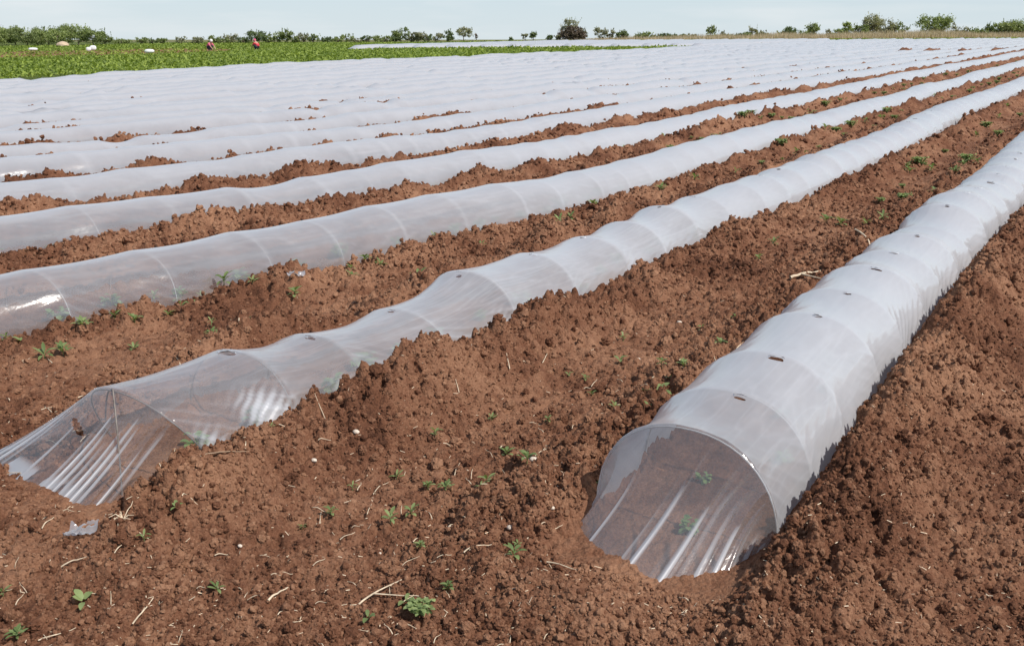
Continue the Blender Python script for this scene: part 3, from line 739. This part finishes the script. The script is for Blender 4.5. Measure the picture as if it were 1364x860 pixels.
def scrap(px, py, w, lab, seed, spike=True):
    x, y = at(px, py, .02); W = w / F_PX * math.hypot(math.hypot(x, y), CAM_H); g = np.linspace(-.5, .5, 16)
    A, B = np.meshgrid(g, g, indexing='ij')
    z = W * (.55 * (fbm(A * 4 + seed, B * 4, seed, 3) - .3) + (.55 * np.clip(A + B - .35, 0, 1) ** 1.2 if spike else 0))
    V = np.stack([A * W * (1 - .3 * np.abs(B)), B * W * .6, np.clip(z, -.002, 1)], -1).reshape(-1, 3)
    o = mk('plastic_scrap', V, grid_faces(16, 16), M_FILM, True, None, (x, y, float(ground_z(x, y)[0]) + .004)); o.rotation_euler = (0, 0, AZ)
    attr(o, 'haze', np.full(256, .55)); tag(o, lab, 'plastic scrap')
scrap(111, 724, 40, 'crumpled piece of clear film on the soil at the lower left', 3)
scrap(396, 389, 24, 'small white film scrap on the soil behind the clear tunnel', 8, False)
# dried root tuft
x, y = at(168, 728, .01); P = []
for i in range(16):
    aa = rs.uniform(0, 6.28); l = rs.uniform(.025, .055); e = rs.uniform(.1, .9)
    P.append(tube(np.array([(0, 0, .004), (l * .5 * math.cos(aa), l * .5 * math.sin(aa), l * e * .7), (l * math.cos(aa + .3), l * math.sin(aa + .3), l * e * .55)]), [.0026, .002, .0008], 5))
tag(mk('root_tuft', *join(P), M_STRAW, True, None, (x, y, float(ground_z(x, y)[0]))), 'dried pale root tuft lying right of the crumpled film scrap', 'root')

# ------------------------------------------------------------------ the green crop
def leaves(x, y, z, size, rng, tilt=.6):
    n = len(x); a = rng.uniform(0, 6.28, n); e = rng.normal(0, tilt, n); b = rng.normal(0, tilt, n)
    ux = np.stack([np.cos(a) * np.cos(e), np.sin(a) * np.cos(e), np.sin(e)], -1)
    vx = np.stack([-np.sin(a) * np.cos(b), np.cos(a) * np.cos(b), np.sin(b)], -1)
    P = np.stack([x, y, z], -1); s = size[:, None]
    V = np.stack([P - ux * s, P - vx * s * .5, P + ux * s, P + vx * s * .5], 1).reshape(-1, 3)
    return V, np.arange(n * 4).reshape(-1, 4)
rc = np.random.default_rng(77)
n = 420000
x = rc.uniform(-82, -30, n); y = rc.uniform(4, 118, n); d = np.hypot(x, y)
wob = (fbm(x * .15, y * .15, 77, 3) - .5) * 5
inblk = (x < -30.3) & (x > -49.8) & (y > 74.2 + 1.08 * (x + 32.4)); strip = (x < -53.0 + wob * .3) & (x > -66 + wob) & (y < 52 + wob * 3)
dp = depth(x, y)
ok = ~inblk & (rc.uniform(0, 1, n) < np.clip(42 / d, .25, 1) ** 1.3) & (dp < 108) & (~strip | (rc.uniform(0, 1, n) < .22)) & (rc.uniform(0, 1, n) < .5 + .9 * fbm(x * .8, y * .8, 6, 2))
ok &= (np.arctan2(x * math.cos(AZ) + y * math.sin(AZ), dp) > -.62) & (x < -30.2 - .4 * vnoise(y * .8, y * 0, 3)) 
x, y = x[ok], y[ok]; d = np.hypot(x, y)
hz = (.07 + .24 * fbm(x * 1.1, y * 1.1, 8, 3)) * rc.uniform(.45, 1.15, len(x)) * np.interp(x, [-64, -50, -44], [.3, .3, 1.])
o = mk('green_crop', *leaves(x, y, base(x, y) + hz, .035 + .0011 * d * rc.uniform(.6, 1.3, len(x)), rc, .55), M_CROP)
tag(o, 'low leafy bright green crop beyond the white film tunnels', 'crop', kind='stuff')

# ------------------------------------------------------------------ dry grass belt along the far edge, on the right
n = 60000
px = rc.uniform(740, 1500, n); dd = np.interp(px, [740, 900, 1100, 1364, 1500], [121, 120, 124, 140, 150]) + rc.uniform(0, 1, n) ** 1.3 * 30
u = (px - 682) / F_PX
x = dd * (u / math.cos(PITCH) * .96 * math.cos(AZ) - math.sin(AZ)); y = dd * (u / math.cos(PITCH) * .96 * math.sin(AZ) + math.cos(AZ))
y = np.maximum(y, yend(x) + 2.0 + rc.uniform(0, 3, n)); d = np.hypot(x, y)
hgt = rc.uniform(.35, 1.15, n) * (.2 + 1.25 * fbm(x * .12, y * .12, 15, 3)) * np.interp(px, [740, 800, 1000], [.5, .8, 1.]); hgt = np.where(d < 0, 0, hgt)
a = rc.uniform(0, 6.28, n); w = rc.uniform(.02, .06, n); z = base(x, y); lx, ly = rc.normal(0, .12, n), rc.normal(0, .12, n)
V = np.stack([np.stack([x - np.cos(a) * w, y - np.sin(a) * w, z - .05], -1), np.stack([x + np.cos(a) * w, y + np.sin(a) * w, z - .05], -1), np.stack([x + lx, y + ly, z + hgt], -1)], 1).reshape(-1, 3)
o = mk('dry_grass', V, np.arange(n * 3).reshape(-1, 3), M_DRYGRASS); tag(o, 'belt of tall dry straw coloured grass along the far field edge', 'grass', kind='stuff')
n = 14000
px = rc.uniform(560, 1500, n); x0 = np.interp(px, [560, 1500], [-56, -2]) ; x = x0 + rc.uniform(-1, 1, n); y = yend(x) + 1.2 + rc.uniform(0, 1.6, n)
o = mk('green_verge', *leaves(x, y, base(x, y) + rc.uniform(0, .32, n), rc.uniform(.06, .16, n), rc), M_CROP); tag(o, 'thin green grassy verge where the far film tunnels end', 'grass', kind='stuff')

# ------------------------------------------------------------------ trees and bushes on the skyline
def tree(px, top, wpx, d, style, label, group=None, low=.12, dens=1., name='tree'):
    rng = np.random.default_rng(int(px * 7 + top) + 1000)
    x, y = at_depth(px, d); zb = float(base(x, y)); h = z_at(px, top, d) - zb; w = wpx / F_PX * d
    t = empty(name, (x, y, zb)); tag(t, label, 'bush' if name == 'bush' else 'tree', group)
    ntr = 1 if name == 'tree' else 3; P = []
    tips = []
    for i in range(ntr):
        b = rng.normal(0, .08 * w, 2) if ntr > 1 else np.zeros(2); ln = rng.normal(0, .05 * h, 2)
        th = h * .62; trunk = np.array([(b[0], b[1], -.1), (b[0] + ln[0] * .4, b[1] + ln[1] * .4, th * .5), (b[0] + ln[0], b[1] + ln[1], th)])
        P.append(tube(trunk, [.028 * h + .02, .02 * h + .012, .010], 6))
        for j in range(9):
            f = rng.uniform(.25, 1.0); st = trunk[0] * (1 - f) + trunk[2] * f; a = rng.uniform(0, 6.28); r = w * .5 * rng.uniform(.5, .95)
            e = st + np.array([r * math.cos(a), r * math.sin(a), h * rng.uniform(.08, .36)]); e[2] = min(e[2], h * .98)
            P.append(tube(np.array([st, (st + e) / 2 + rng.normal(0, .04 * w, 3), e]), [.010 * h + .006, .006 * h + .004, .004], 4)); tips.append(e)
    mk('trunk', *join(P), M_BARK, True, t)
    nc = int(26 * dens * np.clip(w / 1.6, .6, 2.5)); L = []
    for i in range(nc):
        if rng.uniform() < .45 and tips: c = tips[rng.integers(len(tips))] + rng.normal(0, .06 * w, 3)
        else:
            q = rng.normal(size=3); q /= np.linalg.norm(q); q *= rng.uniform(.25, 1) ** .5
            c = np.array([q[0] * w * .5, q[1] * w * .5, h * (low + (1 - low) * .5) + q[2] * h * (1 - low) * .46])
        c[2] = np.clip(c[2], low * h, h * 1.0); k = int(rng.integers(22, 46)); sp = .085 * (w + h) * .5 * rng.uniform(.5, 1.2)
        g = c + rng.normal(0, 1, (k, 3)) * sp * np.array([1, 1, .75])
        L.append(g)
    for i in range(int(5 * dens)):                                # thin shoots that break the outline
        s0 = np.array([rng.normal(0, .25 * w), rng.normal(0, .25 * w), h * .8]); g = s0 + np.linspace(0, 1, 7)[:, None] * np.array([rng.normal(0, .1 * w), 0, h * rng.uniform(.12, .3)]); L.append(g)
    G = np.concatenate(L); G = G[G[:, 2] > .02]; sz = rng.uniform(.06, .14, len(G)) * d / 110
    mk('crown', *leaves(G[:, 0], G[:, 1], G[:, 2], sz, rng, .8), {'o': M_T_OLIVE, 'g': M_T_GREEN, 'y': M_T_GREY, 'd': M_T_DARK, 'b': M_T_BROWN}[style], False, t)
    return t
G1 = 'orchard trees at the left edge'
for i, (px, top, w, st) in enumerate([(-8, 40, 34, 'g'), (8, 39, 30, 'o'), (20, 37, 32, 'g'), (36, 38, 30, 'o'), (50, 38, 30, 'g'), (64, 36, 32, 'o'), (78, 39, 28, 'g'), (90, 34, 24, 'o'), (104, 34, 30, 'g'), (124, 38, 30, 'g'), (138, 43, 20, 'o')]):
    tree(px, top, w, 90 + (i % 3) * 3, st, 'leafy green orchard tree in the dense clump on the far left', G1, .10, 1.9)
G2 = 'low bushes along the distant hedge'
for i, (px, top, w, st, d) in enumerate([(163, 53, 24, 'o', 98), (190, 51, 14, 'o', 98), (203, 53, 14, 'd', 98), (216, 52, 16, 'o', 99), (241, 50, 16, 'y', 100), (262, 49, 16, 'y', 100), (283, 48, 18, 'o', 101), (296, 52, 18, 'o', 101), (308, 46, 20, 'y', 102), (325, 50, 16, 'd', 102), (357, 49, 14, 'o', 103), (393, 49, 12, 'o', 104), (404, 44, 16, 'y', 105), (418, 46, 18, 'o', 105), (435, 50, 18, 'd', 106), (450, 50, 16, 'o', 106), (462, 46, 18, 'o', 107), (474, 51, 12, 'y', 107), (488, 48, 13, 'd', 109), (501, 48, 15, 'o', 110), (515, 49, 17, 'o', 111), (527, 49, 12, 'd', 111), (548, 48, 14, 'y', 112), (568, 47, 14, 'd', 113), (583, 45, 15, 'y', 114)]):
    tree(px, top, w, d, st, 'low bush in the distant hedge left of the lone round topped tree', G2, .16, .8, 'bush')
tree(342, 41, 28, 103, 'd', 'broad dark tree rising above the hedge, right of the two field workers', None, .15, 1.3)
tree(370, 43, 19, 104, 'o', 'rounded tree left of the taller upright tree in the left hedge', None, .15, 1.1)
tree(382, 39, 18, 104, 'o', 'upright tree, tallest in the hedge left of the centre', None, .12, 1.2)
tree(534, 39, 24, 112, 'o', 'wide twiggy tree in the hedge near the middle of the skyline', None, .2, 1.2)
tree(557, 43, 22, 112, 'y', 'grey green tree directly right of the wide twiggy tree', None, .2, 1.)
tree(597, 40, 12, 118, 'd', 'narrow dark tree leaning right, left of the lone round topped tree', None, .1, 1.3)
tree(618, 37, 19, 122, 'y', 'lone round topped tree with a clear forked trunk near the centre', None, .45, 1.1)
tree(635, 44, 5, 122, 'b', 'bare thin sapling right of the lone round topped tree', None, .3, .25)
tree(681, 50, 5, 124, 'd', 'tiny dark shrub alone on the skyline gap', None, .1, .8, 'bush')
tree(700, 46, 8, 126, 'y', 'pale sparse sapling left of the small dark lollipop tree', None, .45, .5)
tree(711, 43, 8, 126, 'd', 'small dark lollipop tree on a thin stem', None, .55, 1.)
tree(732, 47, 8, 126, 'd', 'small dark bush left of the tree with the brown thicket', None, .1, 1., 'bush')
tree(744, 47, 8, 126, 'y', 'small pale bush close left of the tree with the brown thicket', None, .1, .6, 'bush')
tree(762, 25, 18, 128, 'y', 'tall airy tree rising behind the dark brown thicket', None, .45, 1.3)
tree(751, 32, 12, 128, 'y', 'sparse grey side tree at the left of the dark brown thicket', None, .3, .5)
tree(763, 37, 30, 126, 'b', 'dense dark brown thicket at the foot of the tall airy tree', None, .02, 3.4, 'bush')
tree(777, 38, 9, 127, 'y', 'thin grey shrub at the right of the dark brown thicket', None, .1, .7, 'bush')
tree(798, 36, 17, 130, 'y', 'sparse feathery tree right of the dark brown thicket', None, .25, .7)
tree(812, 39, 12, 130, 'y', 'sparse reddish grey tree beside the feathery tree', None, .2, .7)
tree(830, 41, 14, 128, 'd', 'dense dark green bush right of the feathery trees', None, .05, 1.6, 'bush')
G3 = 'hedge bushes in the dry grass'
for i, (px, top, w, st) in enumerate([(850, 44, 13, 'o'), (862, 43, 13, 'g'), (873, 46, 12, 'y'), (884, 45, 14, 'd'), (897, 45, 16, 'd'), (912, 46, 12, 'o'), (925, 46, 10, 'y'), (972, 46, 10, 'd'), (985, 45, 14, 'd'), (996, 44, 13, 'o'), (1012, 41, 12, 'y'), (1020, 44, 11, 'y'), (1041, 42, 10, 'o'), (1068, 41, 16, 'o'), (1102, 40, 8, 'y'), (1116, 39, 13, 'g'), (1295, 37, 14, 'g'), (1308, 38, 12, 'o'), (1278, 36, 14, 'y')]):
    tree(px, top, w, 150 if px > 1000 else 140, st, 'scrubby bush in the hedge standing in dry grass, right half of the skyline', G3, .05, 1., 'bush')
tree(947, 35, 11, 142, 'o', 'narrow upright tree alone above the dry grass, centre right', None, .1, 1.2)
tree(961, 41, 10, 142, 'y', 'sparse pale bush right of the narrow upright tree', None, .1, .5, 'bush')
tree(1002, 34, 12, 148, 'y', 'twiggy spire shaped tree in the dry grass hedge', None, .1, .6)
tree(1051, 37, 16, 150, 'd', 'round dark green bush near the middle of the right skyline', None, .05, 1.7, 'bush')
tree(1082, 32, 17, 152, 'o', 'round headed tree right of the round dark bush', None, .2, 1.3)
tree(1127, 31, 14, 154, 'g', 'bright green round tree left of the big grey brown tree', None, .1, 1.6)
tree(1145, 33, 18, 154, 'o', 'olive bush between the bright green tree and the big grey brown tree', None, .1, 1.2, 'bush')
tree(1160, 19, 26, 156, 'y', 'big grey brown pointed tree, tallest of the right hand clump', None, .1, 1.7)
tree(1180, 28, 24, 156, 'y', 'grey twiggy tree right of the big pointed tree', None, .1, 1.1)
tree(1192, 31, 18, 156, 'o', 'low twiggy tree at the right end of the grey clump', None, .1, 1.)
tree(1203, 34, 9, 156, 'd', 'small dark shrub between the grey clump and the big light green tree', None, .1, .8, 'bush')
tree(1242, 20, 36, 158, 'g', 'big light green spreading tree on the right of the skyline', None, .12, 1.9)
tree(1264, 28, 13, 160, 'y', 'nearly bare pale tree right of the big light green tree', None, .25, .35)
tree(1318, 31, 14, 160, 'd', 'small round dark tree left of the bushes at the right edge', None, .3, 1.2)
tree(1333, 31, 16, 156, 'g', 'leafy green bush left of the dark green mass at the right edge', None, .05, 1.6, 'bush')
tree(1352, 27, 32, 152, 'o', 'large olive green bush at the right edge of the picture', None, .05, 2.2, 'bush')
tree(1378, 24, 26, 152, 'g', 'bright green bush cut off by the right edge', None, .05, 2., 'bush')

# ------------------------------------------------------------------ sacks, heap, field workers
def sack_pile(px, py, w, h, lab):
    x, y = at(px, py, .3); d = depth(x, y); W = w / F_PX * d / 2; Hh = h / F_PX * d
    V, F = ico(3); V = np.sign(V) * np.abs(V) ** .75; V = V * (1 + .12 * (fbm(V[:, 0] * 3 + px, V[:, 1] * 3 + V[:, 2], 5, 3) - .5)[:, None])
    V = V * np.array([W, W * .55, Hh * .6]) + np.array([0, 0, Hh * .5])
    o = mk('sack', V, F, M_WHITE, True, None, (x, y, float(base(x, y)) + .22)); o.rotation_euler = (0, 0, AZ + .15)
    tag(o, lab, 'sack')
sack_pile(124, 65, 8, 5, 'bright white sack lying in the green crop below the orchard, right of its pair')
sack_pile(118, 66, 6, 4, 'smaller white sack touching the bright white sack below the orchard')
sack_pile(199, 68.5, 12, 4, 'flat white sack lying on the bare strip in the green crop')
sack_pile(44, 65.5, 11, 3, 'flat pale sack in the crop in front of the orchard, left')
V, F = ico(3); V = V * (1 + .18 * (fbm(V[:, 0] * 3, V[:, 1] * 3 + V[:, 2] * 2, 5, 3) - .5)[:, None])
x, y = at_depth(83, 88); o = mk('sand_heap', V * np.array([.55, .5, .33]), F, M_SAND, True, None, (x, y, float(base(x, y)) + .1)); tag(o, 'pale pinkish sand heap at the foot of the orchard trees', 'heap')

def skin(name, pts, edges, rad, mat, parent):
    me = bpy.data.meshes.new(name); me.from_pydata(pts, edges, []); o = bpy.data.objects.new(name, me); C.objects.link(o); o.parent = parent
    me.materials.append(mat); md = o.modifiers.new('Skin', 'SKIN')
    if not me.skin_vertices: me.skin_vertices.new()
    for v, r in zip(me.skin_vertices[0].data, rad): v.radius = (r, r)
    me.skin_vertices[0].data[0].use_root = True
    s = o.modifiers.new('Sub', 'SUBSURF'); s.levels = s.render_levels = 2
    return o
M_SKIN = plain('skin', (.45, .27, .19), .6, .08); M_PINK = plain('pink_cloth', (.62, .12, .20), .8, .12); M_RED = plain('red_cloth', (.55, .05, .07), .8, .12)
M_NAVY = plain('dark_trousers', (.04, .045, .06), .85, .2); M_WCL = plain('white_cloth', (.78, .77, .75), .8, .05)
def worker(px, py, top, scarf, lab, rz):
    x, y = at(px, py, .3); t = empty('person', (x, y, float(base(x, y)) + .02)); tag(t, lab, 'person'); t.rotation_euler = (0, 0, rz); t.scale = (.85, .85, .85)
    # squatting in the crop, back bent forward, arms reaching down
    body = [(0, 0, .28), (.06, 0, .42), (.20, 0, .62), (.28, 0, .71), (.33, 0, .76), (.38, 0, .82),
            (.10, .12, .30), (.36, .15, .46), (.16, .13, .08), (.30, .14, .04), (.10, -.12, .30), (.36, -.15, .46), (.16, -.13, .08), (.30, -.14, .04),
            (.24, .19, .60), (.42, .24, .42), (.55, .18, .24), (.60, .16, .16), (.24, -.19, .60), (.42, -.24, .42), (.55, -.18, .24), (.60, -.16, .16)]
    ed = [(0, 1), (1, 2), (2, 3), (3, 4), (4, 5), (0, 6), (6, 7), (7, 8), (8, 9), (0, 10), (10, 11), (11, 12), (12, 13), (2, 14), (14, 15), (15, 16), (16, 17), (2, 18), (18, 19), (19, 20), (20, 21)]
    rad = [.13, .13, .13, .06, .09, .10, .09, .065, .045, .04, .09, .065, .045, .04, .055, .042, .035, .03, .055, .042, .035, .03]
    skin('body', body, ed, rad, M_SKIN, t)
    skin('shirt', [body[i] for i in (0, 1, 2, 14, 15, 18, 19)], [(0, 1), (1, 2), (2, 3), (3, 4), (2, 5), (5, 6)], [.16, .165, .16, .085, .065, .085, .065], top, t)
    skin('trousers', [body[i] for i in (0, 6, 7, 8, 10, 11, 12)], [(0, 1), (1, 2), (2, 3), (0, 4), (4, 5), (5, 6)], [.155, .12, .09, .07, .12, .09, .07], M_NAVY, t)
    V, F = ico(2); V = V * np.array([.125, .115, .125]); V = V[:, :]; mk('headscarf', V + np.array([.37, 0, .83]), F, scarf, True, t)
worker(277, 63, M_PINK, M_WCL, 'squatting field worker in a pink top with a white headscarf, left one of two', AZ - .4)
worker(344, 62, M_RED, M_PINK, 'squatting field worker in a red top with a pink headscarf, below the broad dark tree', AZ + 2.6)

# ------------------------------------------------------------------ camera, sun, sky
cam = bpy.data.objects.new('camera', bpy.data.cameras.new('camera')); C.objects.link(cam)
cam.data.sensor_width = 36; cam.data.lens = 36 * F_PX / 1364; cam.data.clip_end = 20000; cam.data.clip_start = .05
cam.location = (0, 0, CAM_H); cam.rotation_euler = (math.pi / 2 - PITCH, 0, AZ)
bpy.context.scene.camera = cam
sun = bpy.data.objects.new('sun', bpy.data.lights.new('sun', 'SUN')); C.objects.link(sun)
sun.data.energy = 4.2; sun.data.angle = math.radians(.5); sun.data.color = (1, .95, .88)
sun.rotation_euler = (math.pi / 2 - SUN_EL, 0, math.pi - SUN_AZ)
w = bpy.data.worlds.new('World'); bpy.context.scene.world = w; w.use_nodes = True
nt = w.node_tree; nt.nodes.clear(); sky = nt.nodes.new('ShaderNodeTexSky'); sky.sky_type = 'NISHITA'; sky.sun_disc = False
sky.sun_elevation = SUN_EL; sky.sun_rotation = SUN_AZ; sky.air_density = 1.; sky.dust_density = .6; sky.ozone_density = 1.5
bg = nt.nodes.new('ShaderNodeBackground'); bg.inputs[1].default_value = .11; ow = nt.nodes.new('ShaderNodeOutputWorld')
tcw = nt.nodes.new('ShaderNodeTexCoord'); sep = nt.nodes.new('ShaderNodeSeparateXYZ'); nt.links.new(tcw.outputs['Generated'], sep.inputs[0])
rw = nt.nodes.new('ShaderNodeValToRGB'); e = rw.color_ramp.elements           # pale spring haze low in the sky, thinning upwards
e[0].position = 0.; e[0].color = (.92, .92, .92, 1); e[1].position = .45; e[1].color = (.12, .12, .12, 1)
nt.links.new(sep.outputs['Z'], rw.inputs[0])
rc2 = nt.nodes.new('ShaderNodeValToRGB'); e = rc2.color_ramp.elements
e[0].position = 0.; e[0].color = (5.6, 6.35, 6.75, 1); e[1].position = .06; e[1].color = (4.9, 6.0, 6.8, 1)
nt.links.new(sep.outputs['Z'], rc2.inputs[0])
mxw = nt.nodes.new('ShaderNodeMix'); mxw.data_type = 'RGBA'
nt.links.new(rw.outputs[0], mxw.inputs[0]); nt.links.new(sky.outputs[0], mxw.inputs[6]); nt.links.new(rc2.outputs[0], mxw.inputs[7])
cn = nt.nodes.new('ShaderNodeTexNoise'); cm = nt.nodes.new('ShaderNodeMapping'); cm.inputs['Scale'].default_value = (6, 6, 45); nt.links.new(tcw.outputs['Generated'], cm.inputs[0]); nt.links.new(cm.outputs[0], cn.inputs['Vector'])
cn.inputs['Scale'].default_value = 1.; cn.inputs['Detail'].default_value = 5
cr = nt.nodes.new('ShaderNodeValToRGB'); e = cr.color_ramp.elements; e[0].position = .48; e[0].color = (0, 0, 0, 1); e[1].position = .8; e[1].color = (.55, .55, .55, 1); nt.links.new(cn.outputs[0], cr.inputs[0])
mc = nt.nodes.new('ShaderNodeMix'); mc.data_type = 'RGBA'; nt.links.new(cr.outputs[0], mc.inputs[0]); nt.links.new(mxw.outputs[2], mc.inputs[6]); mc.inputs[7].default_value = (7.0, 7.2, 7.3, 1)
nt.links.new(mc.outputs[2], bg.inputs[0]); nt.links.new(bg.outputs[0], ow.inputs[0])
sc = bpy.context.scene
sc.view_settings.view_transform = 'Standard'; sc.view_settings.look = 'None'; sc.view_settings.exposure = .16; sc.view_settings.gamma = 1
sc.cycles.transparent_max_bounces = 24; sc.cycles.max_bounces = 7; sc.cycles.diffuse_bounces = 3; sc.cycles.transmission_bounces = 4
sc.cycles.use_denoising = True
